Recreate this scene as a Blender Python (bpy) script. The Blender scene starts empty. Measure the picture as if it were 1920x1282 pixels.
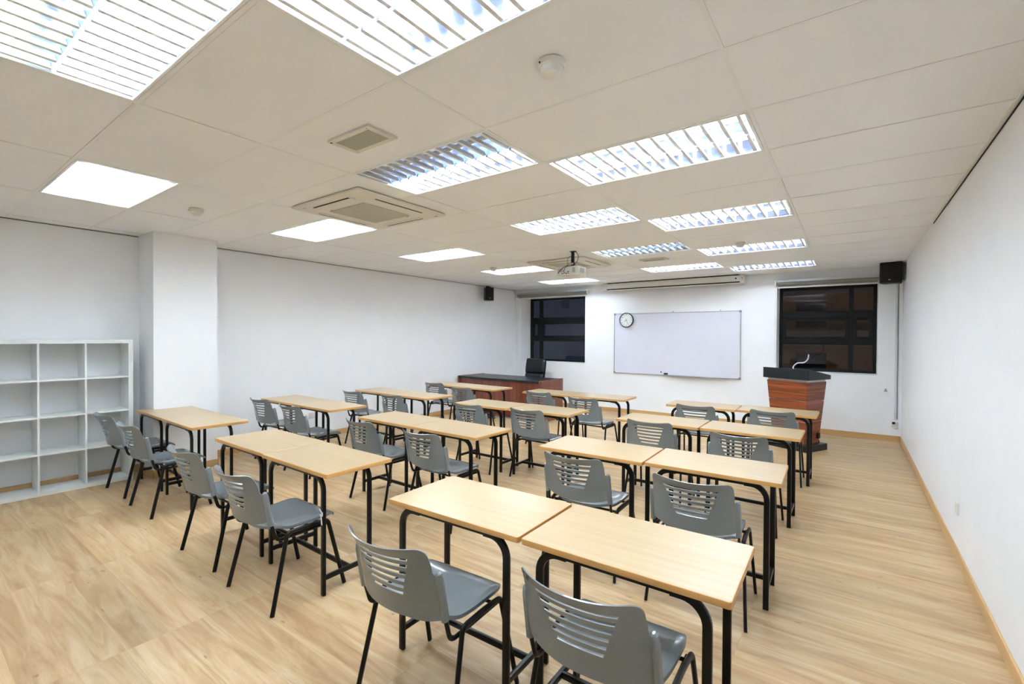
import bpy, bmesh, math, random
from math import sin, cos, pi, radians
from mathutils import Vector, Matrix

# ------------------------------------------------------------------ camera, world, exposure
scene = bpy.context.scene
scene.view_settings.view_transform = 'Standard'
scene.view_settings.look = 'None'
scene.view_settings.gamma = 1.0
scene.view_settings.use_curve_mapping = False
scene.view_settings.exposure = 2.12
COL = scene.collection

CAM_Z = 1.5686
FPX, YAW, PITCH, ROLL = 871.87, 0.6301, -0.0113, 0.0057
TUBE_POWER = 30.0

cy_, sy_ = cos(YAW), sin(YAW)
cp_, sp_ = cos(PITCH), sin(PITCH)
cr_, sr_ = cos(ROLL), sin(ROLL)
Rz = Matrix(((cy_, sy_, 0), (-sy_, cy_, 0), (0, 0, 1)))
Rx = Matrix(((1, 0, 0), (0, cp_, sp_), (0, -sp_, cp_)))
Ry = Matrix(((cr_, 0, sr_), (0, 1, 0), (-sr_, 0, cr_)))
R = Ry @ Rx @ Rz
cam_data = bpy.data.cameras.new('camera')
cam_data.sensor_width = 36.0
cam_data.lens = FPX / 1920 * 36.0
cam_data.clip_start = 0.02
cam = bpy.data.objects.new('camera', cam_data)
COL.objects.link(cam)
right, fwd, up = Vector(R[0]), Vector(R[1]), Vector(R[2])
M = Matrix.Identity(4)
for i in range(3):
    M[i][0], M[i][1], M[i][2] = right[i], up[i], -fwd[i]
M[2][3] = CAM_Z
cam.matrix_world = M
scene.camera = cam

world = bpy.data.worlds.new('night')
scene.world = world
world.use_nodes = True
world.node_tree.nodes['Background'].inputs['Color'].default_value = (0.010, 0.012, 0.02, 1)
world.node_tree.nodes['Background'].inputs['Strength'].default_value = 1.0

# ------------------------------------------------------------------ materials
def srgb(r, g, b):
    f = lambda c: (c / 255 / 12.92) if c / 255 <= 0.04045 else ((c / 255 + 0.055) / 1.055) ** 2.4
    return (f(r), f(g), f(b), 1)

def mat(name, col, rough=0.5, metal=0.0, spec=0.5, coat=0.0, bump=None):
    m = bpy.data.materials.new(name)
    m.use_nodes = True
    nt = m.node_tree
    b = nt.nodes['Principled BSDF']
    b.inputs['Base Color'].default_value = col
    b.inputs['Roughness'].default_value = rough
    b.inputs['Metallic'].default_value = metal
    b.inputs['Specular IOR Level'].default_value = spec
    b.inputs['Coat Weight'].default_value = coat
    # a faint mottled variation of the colour and finish, so that no surface is perfectly even
    tc = nt.nodes.new('ShaderNodeTexCoord')
    nz = nt.nodes.new('ShaderNodeTexNoise')
    nz.inputs['Scale'].default_value = 3.0
    nz.inputs['Detail'].default_value = 4.0
    nt.links.new(tc.outputs['Object'], nz.inputs['Vector'])
    mx = nt.nodes.new('ShaderNodeMix'); mx.data_type = 'RGBA'
    nt.links.new(nz.outputs['Fac'], mx.inputs[0])
    mx.inputs[6].default_value = tuple(c * 0.965 for c in col[:3]) + (1,)
    mx.inputs[7].default_value = tuple(min(1, c * 1.035) for c in col[:3]) + (1,)
    nt.links.new(mx.outputs[2], b.inputs['Base Color'])
    if bump:
        n2 = nt.nodes.new('ShaderNodeTexNoise')
        n2.inputs['Scale'].default_value = bump[0]
        nt.links.new(tc.outputs['Object'], n2.inputs['Vector'])
        bp = nt.nodes.new('ShaderNodeBump')
        bp.inputs['Strength'].default_value = bump[1]
        bp.inputs['Distance'].default_value = 0.002
        nt.links.new(n2.outputs['Fac'], bp.inputs['Height'])
        nt.links.new(bp.outputs['Normal'], b.inputs['Normal'])
    return m

def emis(name, col, strength):
    m = bpy.data.materials.new(name)
    m.use_nodes = True
    nt = m.node_tree
    nt.nodes.clear()
    e = nt.nodes.new('ShaderNodeEmission')
    e.inputs['Color'].default_value = col
    e.inputs['Strength'].default_value = strength
    o = nt.nodes.new('ShaderNodeOutputMaterial')
    nt.links.new(e.outputs[0], o.inputs[0])
    return m

def wood(name, c1, c2, along='X', scale=1.0, rough=0.35, ring=14.0, contrast=1.0):
    m = bpy.data.materials.new(name)
    m.use_nodes = True
    nt = m.node_tree
    b = nt.nodes['Principled BSDF']
    b.inputs['Roughness'].default_value = rough
    tc = nt.nodes.new('ShaderNodeTexCoord')
    mp = nt.nodes.new('ShaderNodeMapping')
    s = {'X': (0.6, ring, ring), 'Y': (ring, 0.6, ring), 'Z': (ring, ring, 0.6), 'XY': (1.2, 1.2, ring)}[along]
    mp.inputs['Scale'].default_value = tuple(v * scale for v in s)
    nz = nt.nodes.new('ShaderNodeTexNoise')
    nz.inputs['Scale'].default_value = 1.0
    nz.inputs['Detail'].default_value = 6.0
    nz.inputs['Roughness'].default_value = 0.6
    nz.inputs['Distortion'].default_value = 0.4
    rp = nt.nodes.new('ShaderNodeValToRGB')
    rp.color_ramp.elements[0].position = 0.5 - 0.25 / contrast
    rp.color_ramp.elements[1].position = 0.5 + 0.25 / contrast
    rp.color_ramp.elements[0].color = c1
    rp.color_ramp.elements[1].color = c2
    nt.links.new(tc.outputs['Object'], mp.inputs[0])
    nt.links.new(mp.outputs[0], nz.inputs['Vector'])
    nt.links.new(nz.outputs['Fac'], rp.inputs[0])
    nt.links.new(rp.outputs[0], b.inputs['Base Color'])
    return m

def floor_material():
    m = bpy.data.materials.new('plank_floor')
    m.use_nodes = True
    nt = m.node_tree
    L = nt.links.new
    N = lambda t: nt.nodes.new(t)
    b = nt.nodes['Principled BSDF']
    tc = N('ShaderNodeTexCoord')
    br = N('ShaderNodeTexBrick')
    br.offset = 0.37; br.offset_frequency = 1
    br.inputs['Scale'].default_value = 1.0
    br.inputs['Mortar Size'].default_value = 0.0011
    br.inputs['Mortar Smooth'].default_value = 0.0
    br.inputs['Brick Width'].default_value = 1.22
    br.inputs['Row Height'].default_value = 0.182
    br.inputs['Color1'].default_value = (0, 0, 0, 1)
    br.inputs['Color2'].default_value = (1, 1, 1, 1)
    br.inputs['Mortar'].default_value = (0.5, 0.5, 0.5, 1)
    L(tc.outputs['Object'], br.inputs['Vector'])
    # shift the grain per plank
    sc = N('ShaderNodeVectorMath'); sc.operation = 'SCALE'
    L(br.outputs['Color'], sc.inputs[0]); sc.inputs['Scale'].default_value = 17.0
    ad = N('ShaderNodeVectorMath'); ad.operation = 'ADD'
    L(tc.outputs['Object'], ad.inputs[0]); L(sc.outputs[0], ad.inputs[1])
    mp = N('ShaderNodeMapping'); mp.inputs['Scale'].default_value = (0.9, 8.0, 1.0)
    L(ad.outputs[0], mp.inputs[0])
    n1 = N('ShaderNodeTexNoise'); n1.inputs['Scale'].default_value = 1.4; n1.inputs['Detail'].default_value = 7
    n1.inputs['Roughness'].default_value = 0.62; n1.inputs['Distortion'].default_value = 1.1
    L(mp.outputs[0], n1.inputs['Vector'])
    rp = N('ShaderNodeValToRGB')
    e = rp.color_ramp.elements
    e[0].position = 0.30; e[0].color = srgb(*FLOOR[0])
    e[1].position = 0.72; e[1].color = srgb(*FLOOR[2])
    mid = rp.color_ramp.elements.new(0.50); mid.color = srgb(*FLOOR[1])
    L(n1.outputs['Fac'], rp.inputs[0])
    # plank to plank tone
    tone = N('ShaderNodeMapRange'); tone.inputs['To Min'].default_value = 0.90; tone.inputs['To Max'].default_value = 1.10
    L(br.outputs['Color'], tone.inputs['Value'])
    mul = N('ShaderNodeMix'); mul.data_type = 'RGBA'; mul.blend_type = 'MULTIPLY'; mul.inputs[0].default_value = 1.0
    L(rp.outputs[0], mul.inputs[6]); L(tone.outputs[0], mul.inputs[7])
    # fine fibres
    mp2 = N('ShaderNodeMapping'); mp2.inputs['Scale'].default_value = (3.0, 90.0, 1.0)
    L(ad.outputs[0], mp2.inputs[0])
    n2 = N('ShaderNodeTexNoise'); n2.inputs['Scale'].default_value = 1.0; n2.inputs['Detail'].default_value = 3
    L(mp2.outputs[0], n2.inputs['Vector'])
    f2 = N('ShaderNodeMapRange'); f2.inputs['To Min'].default_value = 0.92; f2.inputs['To Max'].default_value = 1.06
    L(n2.outputs['Fac'], f2.inputs['Value'])
    mul2 = N('ShaderNodeMix'); mul2.data_type = 'RGBA'; mul2.blend_type = 'MULTIPLY'; mul2.inputs[0].default_value = 1.0
    L(mul.outputs[2], mul2.inputs[6]); L(f2.outputs[0], mul2.inputs[7])
    # knots
    mp3 = N('ShaderNodeMapping'); mp3.inputs['Scale'].default_value = (1.5, 3.6, 1.0)
    L(ad.outputs[0], mp3.inputs[0])
    dz = N('ShaderNodeTexNoise'); dz.inputs['Scale'].default_value = 5.0
    L(mp3.outputs[0], dz.inputs['Vector'])
    dsc = N('ShaderNodeVectorMath'); dsc.operation = 'SCALE'; dsc.inputs['Scale'].default_value = 0.18
    L(dz.outputs['Color'], dsc.inputs[0])
    dad = N('ShaderNodeVectorMath'); dad.operation = 'ADD'
    L(mp3.outputs[0], dad.inputs[0]); L(dsc.outputs[0], dad.inputs[1])
    vo = N('ShaderNodeTexVoronoi'); vo.inputs['Scale'].default_value = 1.15
    vo.voronoi_dimensions = '2D'
    L(dad.outputs[0], vo.inputs['Vector'])
    kr = N('ShaderNodeValToRGB')
    kr.color_ramp.elements[0].position = 0.010; kr.color_ramp.elements[0].color = (1, 1, 1, 1)
    kr.color_ramp.elements[1].position = 0.040; kr.color_ramp.elements[1].color = (0, 0, 0, 1)
    L(vo.outputs['Distance'], kr.inputs[0])
    pick = N('ShaderNodeSeparateColor'); L(vo.outputs['Color'], pick.inputs[0])
    gt = N('ShaderNodeMath'); gt.operation = 'GREATER_THAN'; gt.inputs[1].default_value = 0.45
    L(pick.outputs[0], gt.inputs[0])
    kf0 = N('ShaderNodeMath'); kf0.operation = 'MULTIPLY'; kf0.inputs[1].default_value = 0.75
    L(kr.outputs[0], kf0.inputs[0])
    kf = N('ShaderNodeMath'); kf.operation = 'MULTIPLY'
    L(kf0.outputs[0], kf.inputs[0]); L(gt.outputs[0], kf.inputs[1])
    # long thin darker streaks
    mp4 = N('ShaderNodeMapping'); mp4.inputs['Scale'].default_value = (1.6, 30.0, 1.0)
    L(ad.outputs[0], mp4.inputs[0])
    n4 = N('ShaderNodeTexNoise'); n4.inputs['Scale'].default_value = 1.0; n4.inputs['Detail'].default_value = 4; n4.inputs['Distortion'].default_value = 0.6
    L(mp4.outputs[0], n4.inputs['Vector'])
    sr = N('ShaderNodeMapRange'); sr.inputs['From Min'].default_value = 0.62; sr.inputs['From Max'].default_value = 0.76
    sr.inputs['To Min'].default_value = 0.0; sr.inputs['To Max'].default_value = 0.5
    L(n4.outputs['Fac'], sr.inputs['Value'])
    ms = N('ShaderNodeMix'); ms.data_type = 'RGBA'
    L(sr.outputs[0], ms.inputs[0]); L(mul2.outputs[2], ms.inputs[6]); ms.inputs[7].default_value = srgb(142, 106, 70)
    mul2 = ms
    mk = N('ShaderNodeMix'); mk.data_type = 'RGBA'
    L(kf.outputs[0], mk.inputs[0]); L(mul2.outputs[2], mk.inputs[6]); mk.inputs[7].default_value = srgb(136, 96, 60)
    # joints
    mj = N('ShaderNodeMix'); mj.data_type = 'RGBA'
    jf = N('ShaderNodeMath'); jf.operation = 'MULTIPLY'; jf.inputs[1].default_value = 0.22
    L(br.outputs['Fac'], jf.inputs[0])
    L(jf.outputs[0], mj.inputs[0]); L(mk.outputs[2], mj.inputs[6]); mj.inputs[7].default_value = srgb(120, 88, 60)
    L(mj.outputs[2], b.inputs['Base Color'])
    b.inputs['Roughness'].default_value = 0.42
    b.inputs['Specular IOR Level'].default_value = 0.4
    return m

FLOOR = [(161, 128, 89), (184, 155, 114), (202, 179, 143)]
M_FLOOR = floor_material()
M_WALL = mat('wall_paint', srgb(243, 245, 247), 0.6, bump=(60, 0.15))
M_CEIL = mat('ceiling_tile', srgb(246, 248, 249), 0.85, bump=(140, 0.35))
M_GRID = mat('ceiling_bar', srgb(243, 244, 244), 0.5)
M_VOID = mat('plenum_dark', srgb(60, 56, 50), 0.9)
M_BASE = wood('baseboard_wood', srgb(186, 146, 92), srgb(208, 170, 116), 'X', 1.0, 0.4, 10)
M_BASEY = wood('baseboard_wood_side', srgb(186, 146, 92), srgb(208, 170, 116), 'Y', 1.0, 0.4, 10)
M_DESK = wood('maple_laminate', srgb(167, 141, 101), srgb(177, 154, 116), 'X', 1.0, 0.28, 30, 1.2)
M_EDGE = mat('maple_edge', srgb(200, 152, 88), 0.35)
M_BLACK = mat('black_enamel', srgb(7, 7, 7), 0.3, spec=0.3)
M_PLAST = mat('grey_plastic', srgb(119, 127, 130), 0.24, spec=0.5, coat=0.25)
M_BPLAST = mat('black_plastic', srgb(9, 9, 10), 0.4, spec=0.3)
M_BMATTE = mat('black_matte', srgb(9, 10, 11), 0.6, spec=0.3)
M_WPLAST = mat('white_plastic', srgb(226, 225, 218), 0.4)
M_BEIGE = mat('beige_plastic', srgb(222, 218, 206), 0.45)
M_GRILLE = mat('grille_grey', srgb(196, 194, 178), 0.6)
M_SHELF = mat('shelf_white', srgb(228, 232, 230), 0.4)
M_ALU = mat('aluminium', srgb(190, 192, 196), 0.35, metal=0.9)
M_REFL = mat('reflector_sheet', srgb(214, 222, 240), 0.16, metal=1.0)
M_BLADE = mat('louvre_blade', srgb(238, 240, 243), 0.45)
M_HOUS = mat('lamp_housing', srgb(245, 247, 248), 0.5)
M_OFFT = mat('tube_glass_off', srgb(225, 228, 230), 0.3)
M_BOARD = mat('board_enamel', srgb(222, 224, 236), 0.22, spec=0.5)
M_GREY = mat('grey_plastic_corner', srgb(150, 152, 156), 0.4)
M_CHERRY = wood('cherry_veneer_vertical', srgb(84, 38, 25), srgb(136, 72, 47), 'Z', 1.0, 0.35, 18, 1.3)
M_CHERRYX = wood('cherry_veneer_level', srgb(90, 40, 20), srgb(162, 84, 46), 'XY', 1.0, 0.35, 30, 1.6)
M_TOPBLK = mat('charcoal_top', srgb(22, 27, 32), 0.35, spec=0.35)
M_LEATH = mat('black_leather', srgb(12, 16, 22), 0.4, spec=0.4, bump=(90, 0.2))
M_WFRAME = mat('window_frame_black', srgb(9, 13, 15), 0.4, spec=0.25)
M_BLIND = mat('blind_fabric', srgb(138, 136, 126), 0.7)
M_CHROME = mat('satin_chrome', srgb(214, 216, 224), 0.25, metal=0.7)
M_CABLE = mat('cable_black', srgb(9, 9, 9), 0.5)
M_CABW = mat('cable_white', srgb(190, 192, 190), 0.5)
M_TEAL = mat('teal_felt', srgb(90, 150, 150), 0.8)
M_RED = mat('red_lamp', srgb(150, 40, 30), 0.4)
M_BACKP = mat('tile_backing_board', srgb(196, 170, 130), 0.8)
M_TAPE = mat('silver_tape', srgb(222, 222, 232), 0.4)
M_ALWIRE = mat('slot_dark', srgb(9, 8, 8), 0.8)

def glass_material():
    m = bpy.data.materials.new('window_glass')
    m.use_nodes = True
    nt = m.node_tree
    nt.nodes.clear()
    tr = nt.nodes.new('ShaderNodeBsdfTransparent'); tr.inputs[0].default_value = (0.55, 0.58, 0.6, 1)
    gl = nt.nodes.new('ShaderNodeBsdfGlossy'); gl.inputs['Roughness'].default_value = 0.0
    gl.inputs['Color'].default_value = (0.92, 0.82, 0.80, 1)
    fr = nt.nodes.new('ShaderNodeFresnel'); fr.inputs['IOR'].default_value = 1.45
    mx = nt.nodes.new('ShaderNodeMixShader')
    o = nt.nodes.new('ShaderNodeOutputMaterial')
    nt.links.new(fr.outputs[0], mx.inputs[0])
    nt.links.new(tr.outputs[0], mx.inputs[1])
    nt.links.new(gl.outputs[0], mx.inputs[2])
    nt.links.new(mx.outputs[0], o.inputs[0])
    return m
M_GLASS = glass_material()

# ------------------------------------------------------------------ mesh helpers
def obj(name, bm, material, parent=None, smooth=False, loc=None, mods=None, angle=40):
    me = bpy.data.meshes.new(name)
    bmesh.ops.recalc_face_normals(bm, faces=bm.faces)
    bm.to_mesh(me); bm.free()
    mats = material if isinstance(material, (list, tuple)) else [material]
    for mm in mats: me.materials.append(mm)
    if smooth:
        me.polygons.foreach_set('use_smooth', [True] * len(me.polygons))
        try: me.set_sharp_from_angle(angle=radians(angle))
        except Exception: pass
    o = bpy.data.objects.new(name, me)
    COL.objects.link(o)
    if parent is not None: o.parent = parent
    if loc: o.location = loc
    return o

def thing(name, label, cat, loc=(0, 0, 0), rotz=0.0, group=None):
    o = bpy.data.objects.new(name, None)
    COL.objects.link(o)
    o.empty_display_size = 0.1
    o.location = loc; o.rotation_euler = (0, 0, rotz)
    o['label'] = label; o['category'] = cat
    if group: o['group'] = group
    return o

def tag(o, label, cat, group=None):
    o['label'] = label; o['category'] = cat
    if group: o['group'] = group
    return o

def struct(o):
    o['kind'] = 'structure'
    return o

def dup(root, loc, rotz, label, group=None, skip=()):
    r = root.copy(); COL.objects.link(r)
    r.location = loc; r.rotation_euler = (0, 0, rotz)
    r['label'] = label
    if group: r['group'] = group
    for ch in list(root.children):
        if ch.name.split('.')[0] in skip: continue
        c = ch.copy(); COL.objects.link(c); c.parent = r
        for g in list(ch.children):
            d = g.copy(); COL.objects.link(d); d.parent = c
    return r

def B(): return bmesh.new()

def box(bm, x0, x1, y0, y1, z0, z1, mi=0, bev=0.0, mtx=None, seg=2):
    c = [(x0, y0, z0), (x1, y0, z0), (x1, y1, z0), (x0, y1, z0), (x0, y0, z1), (x1, y0, z1), (x1, y1, z1), (x0, y1, z1)]
    v = [bm.verts.new(mtx @ Vector(p) if mtx else p) for p in c]
    fs = []
    for f in ((3, 2, 1, 0), (4, 5, 6, 7), (0, 1, 5, 4), (1, 2, 6, 5), (2, 3, 7, 6), (3, 0, 4, 7)):
        fc = bm.faces.new([v[i] for i in f]); fc.material_index = mi; fs.append(fc)
    if bev > 0:
        es = list({e for f in fs for e in f.edges})
        r = bmesh.ops.bevel(bm, geom=es, offset=bev, segments=seg, affect='EDGES', profile=0.5)
        for f in r['faces']: f.material_index = mi
    return v

def prism(bm, pts, z0, z1, mi=0):
    """pts: xy outline (convex or simple), extruded z0..z1"""
    a = [bm.verts.new((p[0], p[1], z0)) for p in pts]
    b = [bm.verts.new((p[0], p[1], z1)) for p in pts]
    n = len(pts)
    f = bm.faces.new(a[::-1]); f.material_index = mi
    f = bm.faces.new(b); f.material_index = mi
    for i in range(n):
        f = bm.faces.new((a[i], a[(i + 1) % n], b[(i + 1) % n], b[i])); f.material_index = mi

def rrect(w, h, r, seg=5, cx=0, cy=0):
    out = []
    for sx, sy, a0 in ((1, 1, 0), (-1, 1, 90), (-1, -1, 180), (1, -1, 270)):
        for k in range(seg + 1):
            a = radians(a0 + 90 * k / seg)
            out.append((cx + sx * (w / 2 - r) + r * cos(a), cy + sy * (h / 2 - r) + r * sin(a)))
    return out

def sweep(bm, pts, a, b, ref, n=10, square=False, cap=True, mi=0, taper=None):
    """tube of half sizes a (along ref) and b (across) along pts"""
    pts = [Vector(p) for p in pts]
    ref = Vector(ref).normalized()
    prof = []
    if square:
        r = min(a, b) * 0.35
        for sx, sy, a0 in ((1, 1, 0), (-1, 1, 90), (-1, -1, 180), (1, -1, 270)):
            for k in range(3):
                t = radians(a0 + 45 * k)
                prof.append((sx * (a - r) + r * cos(t), sy * (b - r) + r * sin(t)))
    else:
        prof = [(a * cos(2 * pi * k / n), b * sin(2 * pi * k / n)) for k in range(n)]
    rings = []
    N = len(pts)
    for i, p in enumerate(pts):
        if i == 0: t = pts[1] - p
        elif i == N - 1: t = p - pts[i - 1]
        else: t = ((pts[i + 1] - p).normalized() + (p - pts[i - 1]).normalized())
        t.normalize()
        s = ref - t * ref.dot(t)
        if s.length < 1e-4: s = Vector((0, 0, 1)) - t * t.z
        s.normalize()
        u = t.cross(s)
        k = 1.0
        if 0 < i < N - 1:
            c = (pts[i + 1] - p).normalized().dot((p - pts[i - 1]).normalized())
            k = 1.0 / max(0.6, math.sqrt((1 + c) / 2))
        f = taper[i] if taper else 1.0
        rings.append([bm.verts.new(p + s * (x * f) + u * (y * k * f)) for x, y in prof])
    m = len(prof)
    for i in range(N - 1):
        for j in range(m):
            fc = bm.faces.new((rings[i][j], rings[i][(j + 1) % m], rings[i + 1][(j + 1) % m], rings[i + 1][j]))
            fc.material_index = mi
    if cap:
        f = bm.faces.new(rings[0][::-1]); f.material_index = mi
        f = bm.faces.new(rings[-1]); f.material_index = mi

def bend(p0, corner, p1, r, seg=6):
    """points of a rounded corner"""
    p0, c, p1 = Vector(p0), Vector(corner), Vector(p1)
    d0 = (p0 - c).normalized(); d1 = (p1 - c).normalized()
    ang = d0.angle(d1)
    t = r / math.tan(ang / 2)
    a = c + d0 * t; b_ = c + d1 * t
    ctr = c + (d0 + d1).normalized() * (r / sin(ang / 2))
    va, vb = a - ctr, b_ - ctr
    tot = va.angle(vb)
    ax = va.cross(vb).normalized()
    return [ctr + Matrix.Rotation(tot * k / seg, 3, ax) @ va for k in range(seg + 1)]

def cyl(bm, p0, p1, r, n=16, r1=None, mi=0):
    p0, p1 = Vector(p0), Vector(p1)
    ref = Vector((1, 0, 0)) if abs((p1 - p0).normalized().x) < 0.9 else Vector((0, 1, 0))
    sweep(bm, [p0, p1], r, r, ref, n=n, taper=[1.0, (r1 / r) if r1 is not None else 1.0], mi=mi)

def lathe(bm, prof, n=32, axis='Z', org=(0, 0, 0), mi=0, sign=1):
    rings = []
    for r, h in prof:
        ring = []
        for k in range(n):
            a = 2 * pi * k / n
            if axis == 'Z': p = (r * cos(a), r * sin(a), h)
            elif axis == 'Y': p = (r * cos(a), h, r * sin(a))
            else: p = (h, r * cos(a), r * sin(a))
            ring.append(bm.verts.new(Vector(p) + Vector(org)))
        rings.append(ring)
    for i in range(len(rings) - 1):
        for k in range(n):
            f = bm.faces.new((rings[i][k], rings[i][(k + 1) % n], rings[i + 1][(k + 1) % n], rings[i + 1][k]))
            f.material_index = mi
    for ring in (rings[0], rings[-1]):
        f = bm.faces.new(ring); f.material_index = mi

def smoothpath(pts, n=6):
    P = [Vector(p) for p in pts]
    P = [P[0] * 2 - P[1]] + P + [P[-1] * 2 - P[-2]]
    out = []
    for i in range(1, len(P) - 2):
        for k in range(n):
            t = k / n
            a, b_, c, d = P[i - 1], P[i], P[i + 1], P[i + 2]
            out.append(0.5 * ((2 * b_) + (c - a) * t + (2 * a - 5 * b_ + 4 * c - d) * t * t + (3 * b_ - a - 3 * c + d) * t ** 3))
    out.append(P[-2])
    return out

# ------------------------------------------------------------------ the room
XL, XR, YB, YN, HC = -6.60, 0.63, 9.20, -2.30, 2.692
GX0, GY0 = -5.22, 0.7586            # ceiling grid: a tile is 1.2 by 0.6
gx = lambda c: GX0 + 1.2 * c
gy = lambda r: GY0 + 0.6 * r

bm = B(); box(bm, XL - .3, XR + .3, YN - .3, YB + .6, -0.12, 0.0)
struct(obj('floor', bm, M_FLOOR))

# walls
bm = B(); box(bm, XL - .2, XL, YN - .2, YB + .6, 0, HC + .3)
struct(obj('wall_left', bm, M_WALL))
bm = B(); box(bm, XR, XR + .2, YN - .2, YB + .6, 0, HC + .3)
struct(obj('wall_right', bm, M_WALL))
bm = B(); box(bm, XL, XR, YN - .2, YN, 0, HC + .3)
struct(obj('wall_near', bm, M_WALL))
W1 = (-6.43, -4.725, 0.99, 2.50)
W2 = (-1.045, 0.335, 1.00, 2.46)
WT = 0.50
bm = B()
box(bm, XL, W1[0], YB, YB + WT, 0, HC + .3)
box(bm, W1[1], W2[0], YB, YB + WT, 0, HC + .3)
box(bm, W2[1], XR, YB, YB + WT, 0, HC + .3)
for w_ in (W1, W2):
    box(bm, w_[0], w_[1], YB, YB + WT, 0, w_[2])
    box(bm, w_[0], w_[1], YB, YB + WT, w_[3], HC + .3)
struct(obj('wall_back', bm, M_WALL))
bm = B(); box(bm, XL + .001, -6.135, 1.79, 2.42, 0.0, HC + .02)
struct(obj('wall_pillar', bm, M_WALL))

# baseboards
def baseboard(name, x0, x1, y0, y1, m):
    bm = B(); box(bm, x0, x1, y0, y1, 0.0, 0.085, bev=0.004)
    return struct(obj(name, bm, m))
baseboard('baseboard_back', XL + .012, XR - .012, YB - .012, YB, M_BASE)
baseboard('baseboard_right', XR - .012, XR, YN, YB, M_BASEY)
bm = B()
box(bm, XL, XL + .012, YN, 1.79, 0, .085, bev=.004)
box(bm, XL, XL + .012, 2.42, YB, 0, .085, bev=.004)
box(bm, XL, -6.123, 1.778, 1.79, 0, .085, bev=.004)
box(bm, -6.135, -6.123, 1.778, 2.432, 0, .085, bev=.004)
box(bm, XL, -6.123, 2.42, 2.432, 0, .085, bev=.004)
struct(obj('baseboard_left', bm, M_BASEY))

# ceiling lamps: (column, row, strength of the tube on the near side, of the far side, kind, label)
LAMPS = [
    (0, 0, 1, 1, 'w', 'recessed twin-tube ceiling light above the white shelf, leftmost of all'),
    (0, 3, 1.1, .8, 'w', 'recessed ceiling light between the nearer air conditioner and the left wall'),
    (0, 6, .8, 1.1, 'm', 'third ceiling light from the camera in the row along the left wall'),
    (0, 9, 1, 1, 'm', 'fourth ceiling light from the camera in the row along the left wall'),
    (0, 12, .75, .75, 'm', 'ceiling light next to the left window, last along the left wall'),
    (2, -1, .12, 1, 'w', 'large ceiling light cut by the top left corner, its left half greenish'),
    (2, 2, 0, 1.2, 'm', 'ceiling light with one dark tube, between small vent and air conditioner'),
    (2, 5, .22, 1, 'm', 'ceiling light third from the camera in the middle row, before the projector'),
    (2, 8, .09, .09, 'm', 'dim ceiling light right beside the projector'),
    (2, 11, .7, .7, 'm', 'ceiling light in front of the projection screen, left of the half-lit last one'),
    (3, 0, 1, 1, 'm', 'large bright ceiling light cut off by the top edge, left of smoke detector'),
    (3, 3, .85, .85, 'm', 'bright ceiling light in the right row, second from the camera'),
    (3, 6, .75, .75, 'm', 'bright ceiling light in the right row, third from the camera'),
    (3, 9, .65, .65, 'm', 'bright ceiling light in the right row, fourth from the camera'),
    (3, 12, 0, .6, 'm', 'ceiling light nearest the right window, only its far tube lit'),
    (0, -3, 0, 1, 'm', 'added unseen ceiling light behind the camera, over the near left corner of the room'),  # added out of view to brighten the left wall and shelf
]
HOLES = {(c, r) for c, r, *_ in LAMPS}
HX, HY = 1.2, 0.6
# tiles: lay-in panels with a hairline of dark gap between panel and bar
bm = B()
xs = [XL] + [gx(c) for c in range(-1, 5)] + [XR]
r0 = math.floor((YN - GY0) / .6)
ys = [YN] + [gy(r) for r in range(r0 + 1, 15)] + [YB]
ys = [y for i, y in enumerate(ys) if i == 0 or y - ys[i - 1] > .02]
random.seed(4)
for i in range(len(xs) - 1):
    for j in range(len(ys) - 1):
        cx, cyy = (xs[i] + xs[i + 1]) / 2, (ys[j] + ys[j + 1]) / 2
        c, r = math.floor((cx - GX0) / 1.2), math.floor((cyy - GY0) / .6)
        if (c, r) in HOLES: continue
        g = 0.0105
        dx, dy = random.uniform(-.0012, .0012), random.uniform(-.0012, .0012)
        dz = random.uniform(0, .0015)
        box(bm, xs[i] + g + dx, xs[i + 1] - g + dx, ys[j] + g + dy, ys[j + 1] - g + dy, HC + .001 + dz, HC + .014 + dz)
ceil = struct(obj('ceiling', bm, M_CEIL))
# T bars
bm = B()
hw = 0.0095
for x in xs[1:-1]:
    # interrupted where nothing crosses a lamp (bars run along every grid line)
    box(bm, x - hw, x + hw, YN, YB, HC, HC + .004)
for y in ys[1:-1]:
    box(bm, XL, XR, y - hw, y + hw, HC + .0002, HC + .0042)
struct(obj('trim_1', bm, M_GRID))
# wall angle around the room and dark cavity above
bm = B()
for a in ((XL, XL + .02, YN, YB), (XR - .02, XR, YN, YB), (XL, XR, YN, YN + .02), (XL, XR, YB - .02, YB)):
    box(bm, a[0], a[1], a[2], a[3], HC - .0015, HC + .002)
struct(obj('trim_2', bm, M_GRID))
bm = B(); box(bm, XL - .2, XR + .2, YN - .2, YB + .6, HC + .16, HC + .2)
struct(obj('ceiling_slab', bm, M_VOID))
# thin near-black strips along the top of the right wall and the left wall
bm = B()
box(bm, XR - .006, XR - .0005, 3.05, 6.0, HC - .016, HC - .010)
box(bm, XR - .006, XR - .0005, 2.2, 3.0, HC - .012, HC - .009)
box(bm, XL + .0005, XL + .006, 2.45, 9.15, HC - .010, HC - .006)
box(bm, XL + .0005, XL + .006, YN, 1.78, HC - .010, HC - .005)
struct(obj('trim_3', bm, M_ALWIRE))

# ------------------------------------------------------------------ ceiling lights
TUBES = {}
def tube_mat(s):
    k = round(s, 2)
    if k not in TUBES:
        if k <= 0: TUBES[k] = M_OFFT
        elif k < .35: TUBES[k] = emis('fluorescent_tube_dim', (.80, 1.0, .92, 1), TUBE_POWER * k)
        else: TUBES[k] = emis('fluorescent_tube', (.90, 1.0, 1.10, 1), TUBE_POWER * k)
    return TUBES[k]

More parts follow.
